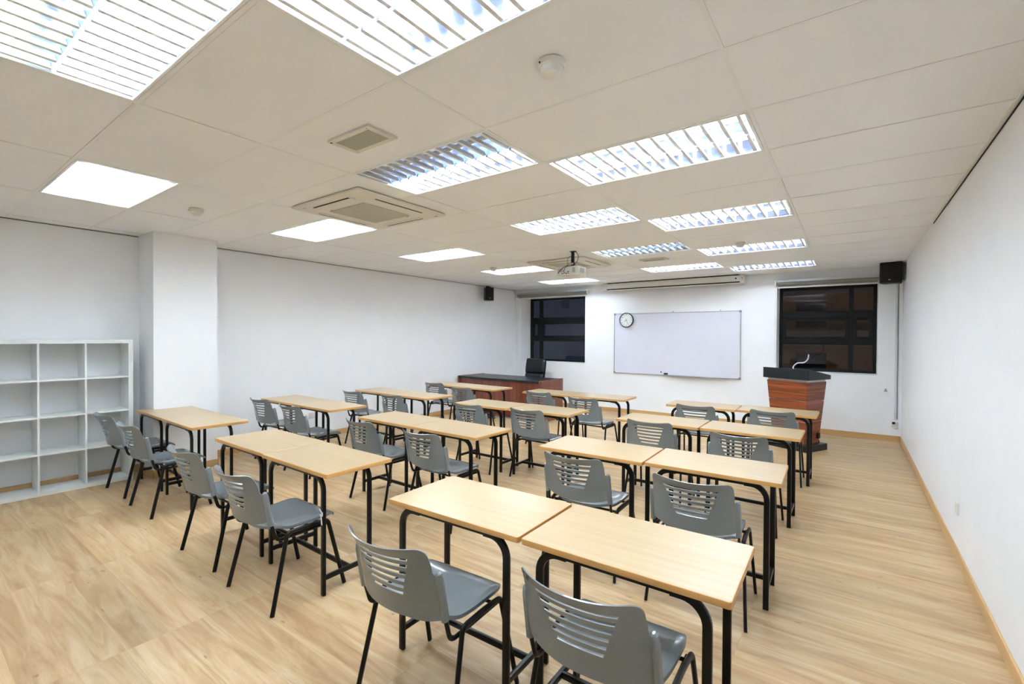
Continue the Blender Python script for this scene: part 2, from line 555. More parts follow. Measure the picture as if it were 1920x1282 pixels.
def lamp_meshes(kind):
    out = {}
    L, W = HX - .024, HY - .024
    bm = B()      # frame lip
    for a in ((-L/2, L/2, -W/2, -W/2 + .012), (-L/2, L/2, W/2 - .012, W/2), (-L/2, -L/2 + .014, -W/2 + .012, W/2 - .012), (L/2 - .014, L/2, -W/2 + .012, W/2 - .012)):
        box(bm, a[0], a[1], a[2], a[3], -.001, .010)
    out['frame'] = (bm, M_HOUS, False)
    bm = B()      # housing pan
    t = .002
    box(bm, -L/2, L/2, -W/2, W/2, .098, .100)
    box(bm, -L/2, -L/2 + t, -W/2, W/2, .010, .098)
    box(bm, L/2 - t, L/2, -W/2, W/2, .010, .098)
    box(bm, -L/2, L/2, -W/2, -W/2 + t, .010, .098)
    box(bm, -L/2, L/2, W/2 - t, W/2, .010, .098)
    out['housing'] = (bm, M_HOUS, False)
    for s, nm in ((-1, 'near'), (1, 'far')):
        yc = s * .139
        bm = B()  # parabolic side sheets
        for q in (-1, 1):
            prev = None
            for k in range(7):
                u = k / 6
                yy = yc + q * (.132 - .074 * u ** 1.9)
                z = .004 + .092 * u
                row = (bm.verts.new((-L/2 + .016, yy, z)), bm.verts.new((L/2 - .016, yy, z)))
                if prev: bm.faces.new((prev[0], prev[1], row[1], row[0]))
                prev = row
        bmesh.ops.solidify(bm, geom=bm.faces[:], thickness=.0012)
        out['reflector_' + nm] = (bm, M_REFL, True)
        bm = B()  # cross blades: V-shaped fins that follow the side sheets
        nb = 13
        hgt = .026
        for k in range(nb):
            x = -L/2 + .045 + (L - .09) * k / (nb - 1)
            rows = []
            for u in (0, .25, .5, .75, 1.0):
                th = .0085 * (1 - u) + .0010
                hw2 = .131 - .074 * (u * hgt / .092) ** 1.9
                z = .003 + hgt * u
                rows.append([bm.verts.new((x - th, yc - hw2, z)), bm.verts.new((x - th, yc + hw2, z)),
                             bm.verts.new((x + th, yc + hw2, z)), bm.verts.new((x + th, yc - hw2, z))])
            for i in range(len(rows) - 1):
                for j in range(4):
                    bm.faces.new((rows[i][j], rows[i][(j + 1) % 4], rows[i + 1][(j + 1) % 4], rows[i + 1][j]))
            bm.faces.new(rows[0]); bm.faces.new(rows[-1])
        out['louvre_' + nm] = (bm, M_BLADE if kind == 'm' else M_HOUS, False)
        bm = B()
        cyl(bm, (-.56, yc, .047), (.56, yc, .047), .0135, 14)
        out['tube_' + nm] = (bm, None, True)
        bm = B()
        box(bm, -.582, -.560, yc - .018, yc + .018, .028, .096, bev=.003)
        box(bm, .560, .582, yc - .018, yc + .018, .028, .096, bev=.003)
        out['lamp_holder_' + nm] = (bm, M_WPLAST, False)
    return out

_cache = {}
for (c, r, s0, s1, kind, label) in LAMPS:
    t = thing('ceiling_light', label, 'ceiling light', (gx(c) + .6, gy(r) + .3, HC), 0, 'recessed fluorescent ceiling lights')
    if kind not in _cache:
        ms = {}
        for k, (bm, m_, sm) in lamp_meshes(kind).items():
            base = k.replace('_near', '').replace('_far', '')
            o = obj(base, bm, m_ or M_OFFT, None, sm)
            ms[k] = o.data
            bpy.data.objects.remove(o)
        _cache[kind] = ms
    for k, me in _cache[kind].items():
        base = k.replace('_near', '').replace('_far', '')
        if base == 'tube':
            st = s0 if k.endswith('near') else s1
            me = me.copy()
            me.materials[0] = tube_mat(st)
            o = bpy.data.objects.new('fluorescent_tube', me)
            if st <= 0: o['label'] = 'unlit fluorescent tube'
            elif st < .35: o['label'] = 'dim fluorescent tube'
        else:
            o = bpy.data.objects.new(base, me)
        COL.objects.link(o); o.parent = t

# ------------------------------------------------------------------ student desk
DL, DD, DH = 0.795, 0.48, 0.75
def make_desk():
    t = thing('student_desk', '', 'desk')
    bm = B()
    prism(bm, rrect(DL - .004, DD - .004, .008), DH - .0225, DH)
    bmesh.ops.bevel(bm, geom=[e for e in bm.edges if abs(e.verts[0].co.z - DH) < 1e-5 and abs(e.verts[1].co.z - DH) < 1e-5], offset=.0015, segments=1, affect='EDGES')
    obj('tabletop', bm, M_DESK, t)
    bm = B()
    out = rrect(DL, DD, .010)
    inn = rrect(DL - .004, DD - .004, .008)
    n = len(out)
    def ring(pts, z): return [bm.verts.new((p[0], p[1], z)) for p in pts]
    mid = rrect(DL + .003, DD + .003, .0115)
    rs = [ring(inn, DH - .024), ring(out, DH - .024), ring(mid, DH - .012), ring(out, DH - .001), ring(inn, DH - .0002)]
    for i in range(4):
        for j in range(n):
            bm.faces.new((rs[i][j], rs[i][(j + 1) % n], rs[i + 1][(j + 1) % n], rs[i + 1][j]))
    obj('edge_band', bm, M_EDGE, t, True)
    yn, yf = -DD / 2 + .028, DD / 2 - .125
    lx = .322
    zt = DH - .024 - .011
    for yy in (yn, yf):
        for s in (-1, 1):
            bm = B()
            pts = [(s * lx, yy, 0.004)] + bend((s * lx, yy, 0), (s * lx, yy, zt), (0, yy, zt), .085, 8) + [(s * .2, yy, zt)]
            sweep(bm, pts, .010, .0155, (0, 1, 0), square=True)
            obj('leg', bm, M_BLACK, t, True)
        bm = B(); sweep(bm, [(-.2, yy, zt), (.2, yy, zt)], .010, .0105, (0, 1, 0), square=True)
        obj('top_rail', bm, M_BLACK, t, True)
    for s in (-1, 1):
        bm = B(); sweep(bm, [(s * lx, yn + .009, .105), (s * lx, yf - .009, .105)], .010, .0145, (1, 0, 0), square=True)
        obj('side_stretcher', bm, M_BLACK, t, True)
    bm = B(); sweep(bm, [(-lx + .01, -.032, .105), (lx - .01, -.032, .105)], .010, .0145, (0, 1, 0), square=True)
    obj('cross_stretcher', bm, M_BLACK, t, True)
    for s in (-1, 1):
        bm = B(); sweep(bm, [(s * .24, yn, zt), (s * .24, yf, zt)], .010, .009, (1, 0, 0), square=True)
        obj('side_rail', bm, M_BLACK, t, True)
    return t

# ------------------------------------------------------------------ student chair
def seat_mesh():
    bm = B()
    NU, NV = 26, 26
    def pt(i, j, dz=0, inset=0):
        s = -1 + 2 * j / NV
        u = -1 + 2 * i / NU
        # square to rounded-square mapping
        n_ = 5.0
        su = u; sv = s
        x_ = su * (1 - 0.5 * abs(sv) ** 6 * abs(su) ** 2 * .28)
        y_ = sv * (1 - 0.5 * abs(su) ** 6 * abs(sv) ** 2 * .28)
        hw = .210 + .014 * (y_ + 1) / 2
        if y_ < 0: hw *= 1 - .16 * abs(y_) ** 2.5
        X = x_ * hw
        Y = .010 + .226 * y_
        if y_ < 0: Y += .050 * (abs(x_) ** 2.6) * abs(y_) ** 2     # rounded rear
        if y_ > 0: Y -= .020 * (abs(x_) ** 4) * abs(y_) ** 2
        z = .448
        z += .018 * abs(x_) ** 2.0 * max(0, 1 - abs(y_ - .0) ** 4)
        z += .015 * math.exp(-((y_ - .50) / .30) ** 2) * (.3 + .7 * math.exp(-(x_ / .55) ** 2))
        z -= .010 * math.exp(-((y_ + .35) / .45) ** 2) * (1 - x_ * x_)
        if y_ > .70: z -= .030 * ((y_ - .70) / .30) ** 2
        if y_ < -.5: z += .016 * ((-.5 - y_) / .5) ** 1.5
        e = max(abs(x_), abs(y_))
        if abs(x_) > .93: z -= .012 * ((abs(x_) - .93) / .07) ** 2
        return Vector((X, Y, z + dz))
    top = [[bm.verts.new(pt(i, j)) for j in range(NV + 1)] for i in range(NU + 1)]
    for i in range(NU):
        for j in range(NV):
            bm.faces.new((top[i][j], top[i + 1][j], top[i + 1][j + 1], top[i][j + 1]))
    # skirt and underside
    loop = [(i, 0) for i in range(NU)] + [(NU, j) for j in range(NV)] + [(i, NV) for i in range(NU, 0, -1)] + [(0, j) for j in range(NV, 0, -1)]
    low = [bm.verts.new(top[i][j].co + Vector((0, 0, -.016))) for i, j in loop]
    und = [[bm.verts.new(Vector((v.co.x * .965, v.co.y * .965, v.co.z - .009))) for v in row] for row in top]
    for i in range(NU):
        for j in range(NV):
            bm.faces.new((und[i][j], und[i][j + 1], und[i + 1][j + 1], und[i + 1][j]))
    ins = [und[i][j] for i, j in loop]
    n = len(loop)
    for k in range(n):
        a, b_ = loop[k], loop[(k + 1) % n]
        bm.faces.new((top[a[0]][a[1]], top[b_[0]][b_[1]], low[(k + 1) % n], low[k]))
        bm.faces.new((low[k], low[(k + 1) % n], ins[(k + 1) % n], ins[k]))
    return bm

def back_line(z):
    y = -.222 - (z - .53) * .19
    if z > .70: y -= .017 * ((z - .70) / .10) ** 2
    return y

def backrest_mesh():
    bm = B()
    ZB, ZT = .505, .808
    slots = [.752, .720, .688, .656, .624, .592]
    hgt = .0074
    zs = [ZB, .520, .540, .560]
    for z in sorted(slots): zs += [z - hgt, z + hgt]
    zs += [.766, .772, .780, .788, .795, .801, .8055, ZT]
    zs = sorted(zs)
    def hw(z):
        w = .224 if z < .685 else .213
        if z > .735: w = .213 - .002 * min(1, (z - .735) / .02)
        if z > .772:
            k = min(1, (z - .772) / (ZT - .772))
            w = .179 + .031 * math.sqrt(max(0, 1 - k ** 2.2))
        return w
    def sw(z): return .083 + (z - .592) / .16 * .060
    NI, NO = 14, 7
    cols = []
    for k in range(NO): cols.append(('o', -1, 1 - k / NO))
    for k in range(NI + 1): cols.append(('i', -1 + 2 * k / NI, 0))
    for k in range(1, NO + 1): cols.append(('o', 1, k / NO))
    def X(col, z):
        if col[0] == 'i': return col[1] * min(sw(z), .152)
        s = min(sw(z), .152)
        return col[1] * (s + (hw(z) - s) * col[2])
    grid = []
    for z in zs:
        row = []
        for c in cols:
            x = X(c, z)
            q = 1 - (x / .232) ** 2
            y = back_line(z) - (.056 + .032 * max(0, min(1, (z - .58) / .2))) * (1 - abs(x / .232) ** 2.3)
            zz = z
            if z <= .56: zz = z + .020 * ((x / .224) ** 4) * (.56 - z) / .055 - .012 * q * (.56 - z) / .055
            if z > .745: zz = z - .014 * q * min(1, (z - .745) / .05)
            row.append(bm.verts.new((x, y, zz)))
        grid.append(row)
    sl = {round(z - hgt, 5) for z in slots}
    for a in range(len(zs) - 1):
        isslot = round(zs[a], 5) in sl
        for b_ in range(len(cols) - 1):
            if isslot and NO <= b_ < NO + NI: continue
            bm.faces.new((grid[a][b_], grid[a][b_ + 1], grid[a + 1][b_ + 1], grid[a + 1][b_]))
    bmesh.ops.recalc_face_normals(bm, faces=bm.faces)
    bmesh.ops.solidify(bm, geom=bm.faces[:], thickness=.0045)
    # the two side sleeves that slip over the steel uprights
    for s in (-1, 1):
        pts, tp = [], []
        for k in range(9):
            z = .500 + (.690 - .500) * k / 8
            pts.append((s * (.230 - .003 * k / 8), back_line(z) + .003, z))
            tp.append(1.0 if k < 8 else .8)
        pts.append((s * .225, back_line(.697) + .002, .697)); tp.append(.35)
        sweep(bm, pts, .0150, .0175, (1, 0, 0), n=14, taper=tp)
    return bm

CH_RZ = .432
def make_chair():
    t = thing('classroom_chair', '', 'chair')
    obj('seat', seat_mesh(), M_PLAST, t, True, angle=50)
    obj('backrest', backrest_mesh(), M_PLAST, t, True, angle=38)
    A, Bc = .0092, .0132
    for s in (-1, 1):
        for f in (-1, 1):      # rear and front leg of each side frame
            foot = (s * .268, f * .228, 0.004)
            kn = (s * .243, f * .128, CH_RZ)
            mid = (s * .240, 0, CH_RZ)
            pts = [foot] + bend(foot, kn, mid, .035, 6) + [(s * .240, f * .03, CH_RZ)]
            bm = B(); sweep(bm, pts, A, Bc, (1, 0, 0), n=12)
            obj('leg', bm, M_BLACK, t, True)
        bm = B(); sweep(bm, [(s * .240, -.03, CH_RZ), (s * .240, .03, CH_RZ)], A, Bc, (1, 0, 0), n=12)
        obj('seat_rail', bm, M_BLACK, t, True)
        # back upright: runs under the seat, turns up into the sleeve
        zl = CH_RZ - .030
        p1 = [(s * .222, .14, zl), (s * .224, .0, zl)]
        c1 = (s * .228, -.185, zl)
        top = (s * .229, back_line(.66), .66)
        pts = p1 + bend(p1[-1], c1, top, .045, 7) + [(s * .230, back_line(.52) + .002, .52), top]
        bm = B(); sweep(bm, pts, .0075, .0105, (1, 0, 0), n=12)
        obj('back_upright', bm, M_BLACK, t, True)
    for yy in (-.11, .10):
        bm = B(); sweep(bm, [(-.236, yy, CH_RZ - .018), (.236, yy, CH_RZ - .018)], .008, .008, (0, 1, 0), n=10)
        obj('crossbar', bm, M_BLACK, t, True)
    return t

# ------------------------------------------------------------------ where desks and chairs stand
def pair(x, y, r, length):
    h = length / 2
    g = h - .5 * length / 2
    o = length / 4
    return [(x - cos(r) * o, y - sin(r) * o, r, length / 2), (x + cos(r) * o, y + sin(r) * o, r, length / 2)]
DESKS = {}
DESKS['R1'] = [(-1.488, 1.771, .025, .79), (-.686, 1.789, .016, .79)]
DESKS['R2'] = [(-1.502, 3.185, .029, .795), (-.703, 3.226, .026, .785)]
DESKS['R3'] = [(-1.516, 4.644, .019, .795), (-.715, 4.661, -.004, .785)]
DESKS['R4'] = [(-1.451, 5.985, .030, .785), (-.665, 6.031, -.005, .775)]
DESKS['M1'] = pair(-3.278, 1.820, -.011, 1.604)
DESKS['M2'] = pair(-3.23, 3.103, -.012, 1.593)
DESKS['M3'] = [(-3.575, 4.47, .005, .79), (-2.775, 4.502, .012, .79)]
DESKS['M4'] = pair(-3.178, 5.965, .03, 1.588)
DESKS['L1'] = pair(-5.475, 1.895, -.023, 1.606)
DESKS['L2'] = pair(-5.399, 3.186, -.016, 1.603)
DESKS['L3'] = pair(-5.275, 4.521, -.02, 1.597)
DESKS['L4'] = pair(-5.206, 5.853, -.032, 1.591)
a_, b_ = DESKS['M1']; DESKS['M1'] = [a_, (b_[0], b_[1] - .012, b_[2], b_[3])]
CHAIRS = {
 'R1': [(-1.45, 1.465, 2.9), (-.692, 1.60, 1.3)],
 'R2': [(-1.474, 2.992, 1.5), (-.715, 2.981, 4.2)],
 'R3': [(-1.504, 4.528, -.4), (-.726, 4.42, .3)],
 'R4': [(-1.435, 5.84, -.6), (-.678, 5.93, 1.1)],
 'M1': [(-3.62, 1.57, .5), (-2.82, 1.55, .3)],
 'M2': [(-3.62, 2.921, -4.2), (-2.815, 2.913, -.7)],
 'M3': [(-3.555, 4.324, -.5), (-2.824, 4.411, -.5)],
 'M4': [(-3.557, 5.828, -1.5), (-2.70, 5.627, -1.9)],
 'L1': [(-5.80, 1.64, .8), (-4.97, 1.63, .3)],
 'L2': [(-5.901, 3.071, 1.5), (-5.02, 3.016, -.3)],
 'L3': [(-5.595, 4.247, .4), (-4.903, 4.296, .5)],
 'L4': [(-5.658, 5.808, .6), (-4.739, 5.564, -1.0)],
}
SIDE = {'R': 'right column', 'M': 'middle column', 'L': 'left-wall column'}
ROW = {'1': 'the pair nearest the camera', '2': 'the second pair from the camera', '3': 'the third pair from the camera', '4': 'the pair nearest the whiteboard wall'}
desk0 = make_desk(); chair0 = make_chair()
first = True
for key in ('R1', 'R2', 'R3', 'R4', 'M1', 'M2', 'M3', 'M4', 'L1', 'L2', 'L3', 'L4'):
    for k in (0, 1):
        hand = 'left' if k == 0 else 'right'
        x, y, rz, ln = DESKS[key][k]
        dl = 'maple-topped desk, %s one of %s, %s' % (hand, ROW[key[1]], SIDE[key[0]])
        cx, cyy, deg = CHAIRS[key][k]
        # chair legs stay clear of the desk frame they are pushed into
        deg = max(-2.5, min(2.5, deg))
        cx = max(x - .026, min(x + .026, cx))
        off = cyy - y
        if abs(off + .236) < .042: off = -.284 if off < -.228 else -.196
        cyy = y + off
        cl = 'grey chair at the %s desk of %s, %s' % (hand, ROW[key[1]], SIDE[key[0]])
        if first:
            d, c = desk0, chair0
            d.location = (x, y, 0); d.rotation_euler = (0, 0, rz); d['label'] = dl
            c.location = (cx, cyy, 0); c.rotation_euler = (0, 0, radians(deg)); c['label'] = cl
            d['group'] = 'student desks in pairs'; c['group'] = 'grey chairs at the student desks'
            first = False
        else:
            d = dup(desk0, (x, y, 0), rz, dl, 'student desks in pairs')
            c = dup(chair0, (cx, cyy, 0), radians(deg), cl, 'grey chairs at the student desks')
        d.scale = ((ln - .004) / DL, 1, 1)
        if key == 'M1' and k == 1:
            bm = B()
            zz = .49
            sweep(bm, smoothpath([(.300, -.2255, zz + .035), (.315, -.224, zz + .02), (.330, -.2235, zz + .012), (.318, -.2245, zz - .005), (.322, -.2255, zz - .03), (.332, -.229, zz - .055)], 3), .006, .002, (1, 0, 0), n=6)
            sweep(bm, smoothpath([(.305, -.2245, zz - .005), (.318, -.2235, zz + .0), (.333, -.2245, zz + .004)], 3), .008, .002, (0, 0, 1), n=6)
            tp = obj('adhesive_tape', bm, M_TAPE, d)
            tp['label'] = 'torn silver tape on the near right leg'

# ------------------------------------------------------------------ white cube shelf
t = thing('cube_shelf', 'white open cube shelf with sixteen empty cells against the left wall', 'shelf', (-6.30, .925, 0))
SW, SH, SD = 1.46, 1.515, .285
bm = B()
e = .040
box(bm, -SD, 0, -SW/2, -SW/2 + e, 0, SH, bev=.001); box(bm, -SD, 0, SW/2 - e, SW/2, 0, SH, bev=.001)
obj('side_panel', bm, M_SHELF, t)
bm = B(); box(bm, -SD, 0, -SW/2 + e, SW/2 - e, SH - e, SH); obj('top_panel', bm, M_SHELF, t)
bm = B(); box(bm, -SD, 0, -SW/2 + e, SW/2 - e, .002, e); obj('bottom_panel', bm, M_SHELF, t)
cw = (SW - 2 * e) / 4; chh = (SH - 2 * e) / 4
for k in (1, 2, 3):
    bm = B(); y = -SW/2 + e + cw * k; box(bm, -SD + .002, -.002, y - .008, y + .008, e, SH - e); obj('divider', bm, M_SHELF, t)
for j in (1, 2, 3):
    z = e + chh * j
    bm = B()
    for k in range(4):
        y0 = -SW/2 + e + cw * k + (.008 if k else 0); y1 = -SW/2 + e + cw * (k + 1) - (.008 if k < 3 else 0)
        box(bm, -SD + .002, -.004, y0, y1, z - .008, z + .008)
    obj('shelf_board', bm, M_SHELF, t)

# ------------------------------------------------------------------ whiteboard, clock, rubber, marker
bx0, bx1, bz0, bz1 = -4.035, -1.60, .825, 2.065
t = thing('whiteboard', 'wide white board in a thin aluminium frame between the two windows', 'whiteboard', ((bx0 + bx1) / 2, YB, bz0))
W, H_ = bx1 - bx0, bz1 - bz0
bm = B(); box(bm, -W/2 + .01, W/2 - .01, -.022, -.004, .01, H_ - .01); obj('writing_surface', bm, M_BOARD, t)
bm = B()
for a in ((-W/2, W/2, 0, .016), (-W/2, W/2, H_ - .016, H_), (-W/2, -W/2 + .016, .016, H_ - .016), (W/2 - .016, W/2, .016, H_ - .016)):
    box(bm, a[0], a[1], -.028, -.001, a[2], a[3], bev=.002)
obj('frame', bm, M_ALU, t)
for sx in (-1, 1):
    for zz in (0, H_):
        bm = B()
        x0 = sx * W/2; z0 = zz
        box(bm, min(x0 + sx * .004, x0 - sx * .035), max(x0 + sx * .004, x0 - sx * .035), -.031, -.001,
            (z0 - .004 if zz == 0 else z0 - .035), (z0 + .035 if zz == 0 else z0 + .004), bev=.006)
        obj('corner_cap', bm, M_GREY, t)
for xx in (-W/2 + .24, 0.0, W/2 - .35):
    bm = B(); box(bm, xx - .012, xx + .012, -.012, -.001, H_, H_ + .022, bev=.003); obj('hanging_clip', bm, M_ALU, t)
bm = B(); box(bm, -.08, 1.02, -.085, -.028, -.004, .004, bev=.002); box(bm, -.08, 1.02, -.088, -.084, -.004, .012)
obj('pen_tray', bm, M_ALU, t)
bz = bz0 + .004
bm = B(); box(bm, -.035, .035, -.02, .02, .018, .045, bev=.004); 
er = thing('board_eraser', 'small black eraser with teal felt on the whiteboard tray', 'eraser', (-2.93, YB - .058, bz + .0005))
obj('eraser_body', bm, M_BPLAST, er)
bm = B(); box(bm, -.034, .034, -.019, .019, 0, .018); obj('felt_pad', bm, M_TEAL, er)
mk = thing('marker_pen', 'dark marker pen standing at the left end of the whiteboard tray', 'marker', (-3.03, YB - .045, bz + .0005))
bm = B(); cyl(bm, (0, 0, 0), (0, 0, .045), .008, 12); obj('barrel', bm, M_WPLAST, mk, True)
bm = B(); cyl(bm, (0, 0, .045), (0, 0, .075), .0085, 12); obj('cap', bm, M_BPLAST, mk, True)

ck = thing('wall_clock', 'round black-rimmed clock hanging on the whiteboard top left corner', 'clock', (-3.752, YB - .030, 1.925))
bm = B(); lathe(bm, [(.135, 0), (.148, -.004), (.150, -.030), (.146, -.038), (.137, -.038), (.134, -.026)], 48, 'Y'); obj('rim', bm, M_BPLAST, ck, True)
bm = B(); lathe(bm, [(.001, -.0275), (.136, -.0275), (.136, -.024), (.001, -.024)], 48, 'Y'); obj('dial', bm, mat('clock_dial', srgb(236, 240, 240), .4), ck)
def text_mesh(s, size, depth=.0008):
    cu = bpy.data.curves.new('t', 'FONT'); cu.body = s; cu.size = size; cu.extrude = depth
    cu.align_x = 'CENTER'; cu.align_y = 'CENTER'
    o = bpy.data.objects.new('t', cu); COL.objects.link(o)
    dg = bpy.context.evaluated_depsgraph_get()
    me = bpy.data.meshes.new_from_object(o.evaluated_get(dg))
    bpy.data.objects.remove(o)
    return me
bm = B()
for h in range(1, 13):
    a = radians(90 - 30 * h)
    me = text_mesh(str(h), .034)
    me.transform(Matrix.Translation((.108 * cos(a), -.0285, .108 * sin(a))) @ Matrix.Rotation(radians(90), 4, 'X'))
    bm.from_mesh(me)
obj('numerals', bm, M_BPLAST, ck)
def hand(L, w, ang, name, yy):
    bm = B()
    m_ = Matrix.Rotation(radians(ang), 4, 'Y')
    box(bm, -w / 2, w / 2, yy - .001, yy, -.018, L, mtx=m_)
    obj(name, bm, M_BPLAST, ck)
hand(.062, .006, 232, 'hour_hand', -.030)
hand(.090, .0045, 156, 'minute_hand', -.032)
bm = B(); cyl(bm, (0, -.0285, 0), (0, -.034, 0), .006, 12); obj('hand_pin', bm, M_BPLAST, ck)

# ------------------------------------------------------------------ windows
def window(name, w_, mull, yg):
    x0, x1, z0, z1 = w_
    t = bpy.data.objects.new(name, None); COL.objects.link(t); t.location = ((x0 + x1) / 2, yg, z0)
    t['kind'] = 'structure'
    ox, oz = (x0 + x1) / 2, z0
    fx0, fx1, fz1 = x0 - ox, x1 - ox, z1 - z0
    mx = mull - ox
    ta, tb = 2.035 - oz, 1.90 - oz     # upper transom
    tc_, td = 1.575 - oz, 1.465 - oz   # lower transom
    bm = B()
    for a in ((fx0, fx0 + .05, 0, fz1), (fx1 - .05, fx1, 0, fz1), (fx0 + .05, fx1 - .05, 0, .045), (fx0 + .05, fx1 - .05, fz1 - .05, fz1)):
        box(bm, a[0], a[1], -.03, .04, a[2], a[3], bev=.003)
    obj('frame', bm, M_WFRAME, t)
    bm = B(); box(bm, mx - .032, mx + .032, -.035, .04, .045, fz1 - .05, bev=.003); obj('mullion', bm, M_WFRAME, t)
    for (za, zb) in ((tb, ta), (td, tc_)):
        bm = B()
        for xa, xb in ((fx0 + .05, mx - .032), (mx + .032, fx1 - .05)):
            box(bm, xa, xb, -.05, .04, za + .02, zb - .02, bev=.003)
            box(bm, xa, xb, -.028, .04, za, zb, bev=.003)
        obj('transom', bm, M_WFRAME, t)
    for xa, xb in ((fx0 + .05, mx - .032), (mx + .032, fx1 - .05)):   # hinged middle sashes
        bm = B()
        za, zb = tc_, tb; ww = .05
        box(bm, xa, xa + ww, -.048, .02, za, zb, bev=.003); box(bm, xb - ww, xb, -.048, .02, za, zb, bev=.003)
        box(bm, xa + ww, xb - ww, -.046, .02, za, za + .028, bev=.003); box(bm, xa + ww, xb - ww, -.046, .02, zb - .03, zb, bev=.003)
        obj('sash', bm, M_WFRAME, t)
        if xb - xa > .6:
            bm = B(); xm = xa + (xb - xa) * .42
            box(bm, xm - .05, xm + .05, -.062, -.047, za - .022, za - .004, bev=.004); box(bm, xm + .01, xm + .035, -.07, -.06, za - .02, za - .006, bev=.003)
            obj('window_latch', bm, M_BPLAST, t)
    bm = B(); box(bm, fx0 + .02, fx1 - .02, .008, .012, .02, fz1 - .02)
    obj('glass', bm, M_GLASS, t)
    return t
window('window_1', W1, -6.13, YB + .42)
window('window_2', W2, -.005, YB + .42)

def blind(x0, x1, z, label, chain, wide):
    t = thing('roller_blind', label, 'blind', ((x0 + x1) / 2, YB, z), 0, 'roller blinds above the windows')
    W = x1 - x0
    bm = B(); box(bm, -W/2 + .015, W/2 - .015, -.075, -.002, .0, .012); box(bm, -W/2 + .015, W/2 - .015, -.085, -.078, -.028, .012, bev=.002)
    obj('headrail', bm, M_ALU, t)
    bm = B(); cyl(bm, (-W/2 + .02, -.045, -.045), (W/2 - .02, -.045, -.045), .034, 20); obj('fabric_roll', bm, M_BLIND, t, True)
    bm = B(); box(bm, -W/2 + .03, W/2 - .03, -.015, -.012, -.105, -.045); obj('fabric_drop', bm, M_BLIND, t)
    bm = B(); box(bm, -W/2 + .028, W/2 - .028, -.022, -.005, -.122, -.100, bev=.004); obj('bottom_bar', bm, M_WPLAST, t)
    for s in (-1, 1):
        bm = B(); box(bm, s * W/2 - .012, s * W/2 + .012, -.09, -.001, -.09, .014, bev=.004); obj('end_bracket', bm, M_WPLAST, t)
    bm = B()
    xx = -W/2 + .0
    pts = [(xx, -.060, -.05), (xx, -.062, -chain), (xx + .012, -.052, -chain - .03), (xx + .018, -.04, -chain), (xx + .018, -.04, -.05)]
    sweep(bm, smoothpath(pts, 5), .0022, .0022, (1, 0, 0), n=6)
    obj('pull_chain', bm, M_WPLAST, t, True)
    return t
blind(-6.53, -4.64, 2.60, 'rolled-up grey roller blind above the left window', 1.35, 1)
blind(-1.06, .355, 2.55, 'rolled-up grey roller blind above the right window behind the lectern', 1.30, 1)

# ------------------------------------------------------------------ projection screen housing
t = thing('projector_screen_case', 'long white rolled projection screen case at the ceiling above the whiteboard', 'projection screen', (-2.86, YB - .15, HC - .155))
bm = B(); box(bm, -1.27, 1.27, -.07, .06, .030, .138, bev=.006); box(bm, -1.27, 1.27, -.068, .06, 0, .010)
obj('case', bm, M_WPLAST, t)
bm = B(); box(bm, -1.26, 1.26, -.066, .055, .0101, .0299); obj('screen_slot', bm, M_ALWIRE, t)
bm = B(); box(bm, -1.25, 1.25, -.068, .055, .138, .1545); obj('dark_gap_strip', bm, M_ALWIRE, t)  # near-black strip painted in for the shaded gap below the ceiling
for s in (-1, 1):
    bm = B(); box(bm, s * 1.30 - .032, s * 1.30 + .032, -.078, .066, -.004, .148, bev=.006); obj('end_cap', bm, M_BEIGE, t)
bm = B(); lathe(bm, [(.014, -.0715), (.014, -.0655), (.001, -.0655), (.001, -.0715)][::-1], 20, 'Y', (1.20, 0, .085)); obj('sensor_window', bm, M_BPLAST, t)
for zz in (.055, .085):
    bm = B(); box(bm, 1.295, 1.31, -.083, -.077, zz, zz + .014); obj('button', bm, M_RED if zz > .06 else M_GREY, t)

# ------------------------------------------------------------------ projector
t = thing('projector', 'white projector hanging on a black pole from the ceiling', 'projector', (-2.955, 5.40, 2.37))
PW, PD, PH = .315, .23, .115
bm = B(); box(bm, -PW/2 - .02, PW/2 - .02, -PD/2, PD/2, 0, PH, bev=.014, seg=3); obj('body', bm, M_WPLAST, t, True)
bm = B()
for k in range(9): box(bm, -.165 + k * .0095, -.160 + k * .0095, -PD/2 - .001, -PD/2 + .002, .045, .093)
for k in range(5): box(bm, .055 + k * .008, .059 + k * .008, -PD/2 - .001, -PD/2 + .002, .03, .093)
for k in range(6): box(bm, PW/2 - .022, PW/2 - .019, -.06 + k * .02, -.05 + k * .02, .03, .09)
obj('vent_grille', bm, M_GREY, t)
bm = B()
for a in ((-.105, -.09, .018, .03), (-.08, -.068, .018, .030), (-.045, -.025, .018, .03), (-.018, .002, .036, .048), (-.012, .0, .018, .026)):
    box(bm, a[0], a[1], -PD/2 - .0015, -PD/2 + .002, a[2], a[3])
obj('port', bm, M_ALWIRE, t)
bm = B(); cyl(bm, (-.09, PD/2 - .005, .055), (-.09, PD/2 + .02, .055), .03, 24); obj('lens', bm, M_BPLAST, t, True)
bm = B(); box(bm, -.075, .035, -.06, .06, PH - .001, PH + .012, bev=.003); box(bm, -.02, .02, -.018, .018, PH + .01, PH + .06, bev=.004); obj('mount_plate', bm, M_BPLAST, t)
bm = B(); cyl(bm, (0, -.022, PH + .04), (0, .022, PH + .04), .017, 16); obj('pivot_bolt', bm, M_ALU, t, True)
bm = B(); sweep(bm, [(-.004, 0, PH + .055), (-.004, 0, HC - 2.37 - .006)], .018, .018, (1, 0, 0), square=True); obj('pole', bm, M_BPLAST, t)
bm = B(); box(bm, -.04, .04, -.03, .03, HC - 2.37 - .007, HC - 2.37 - .0005, bev=.002); obj('ceiling_plate', bm, M_BPLAST, t)
bm = B()
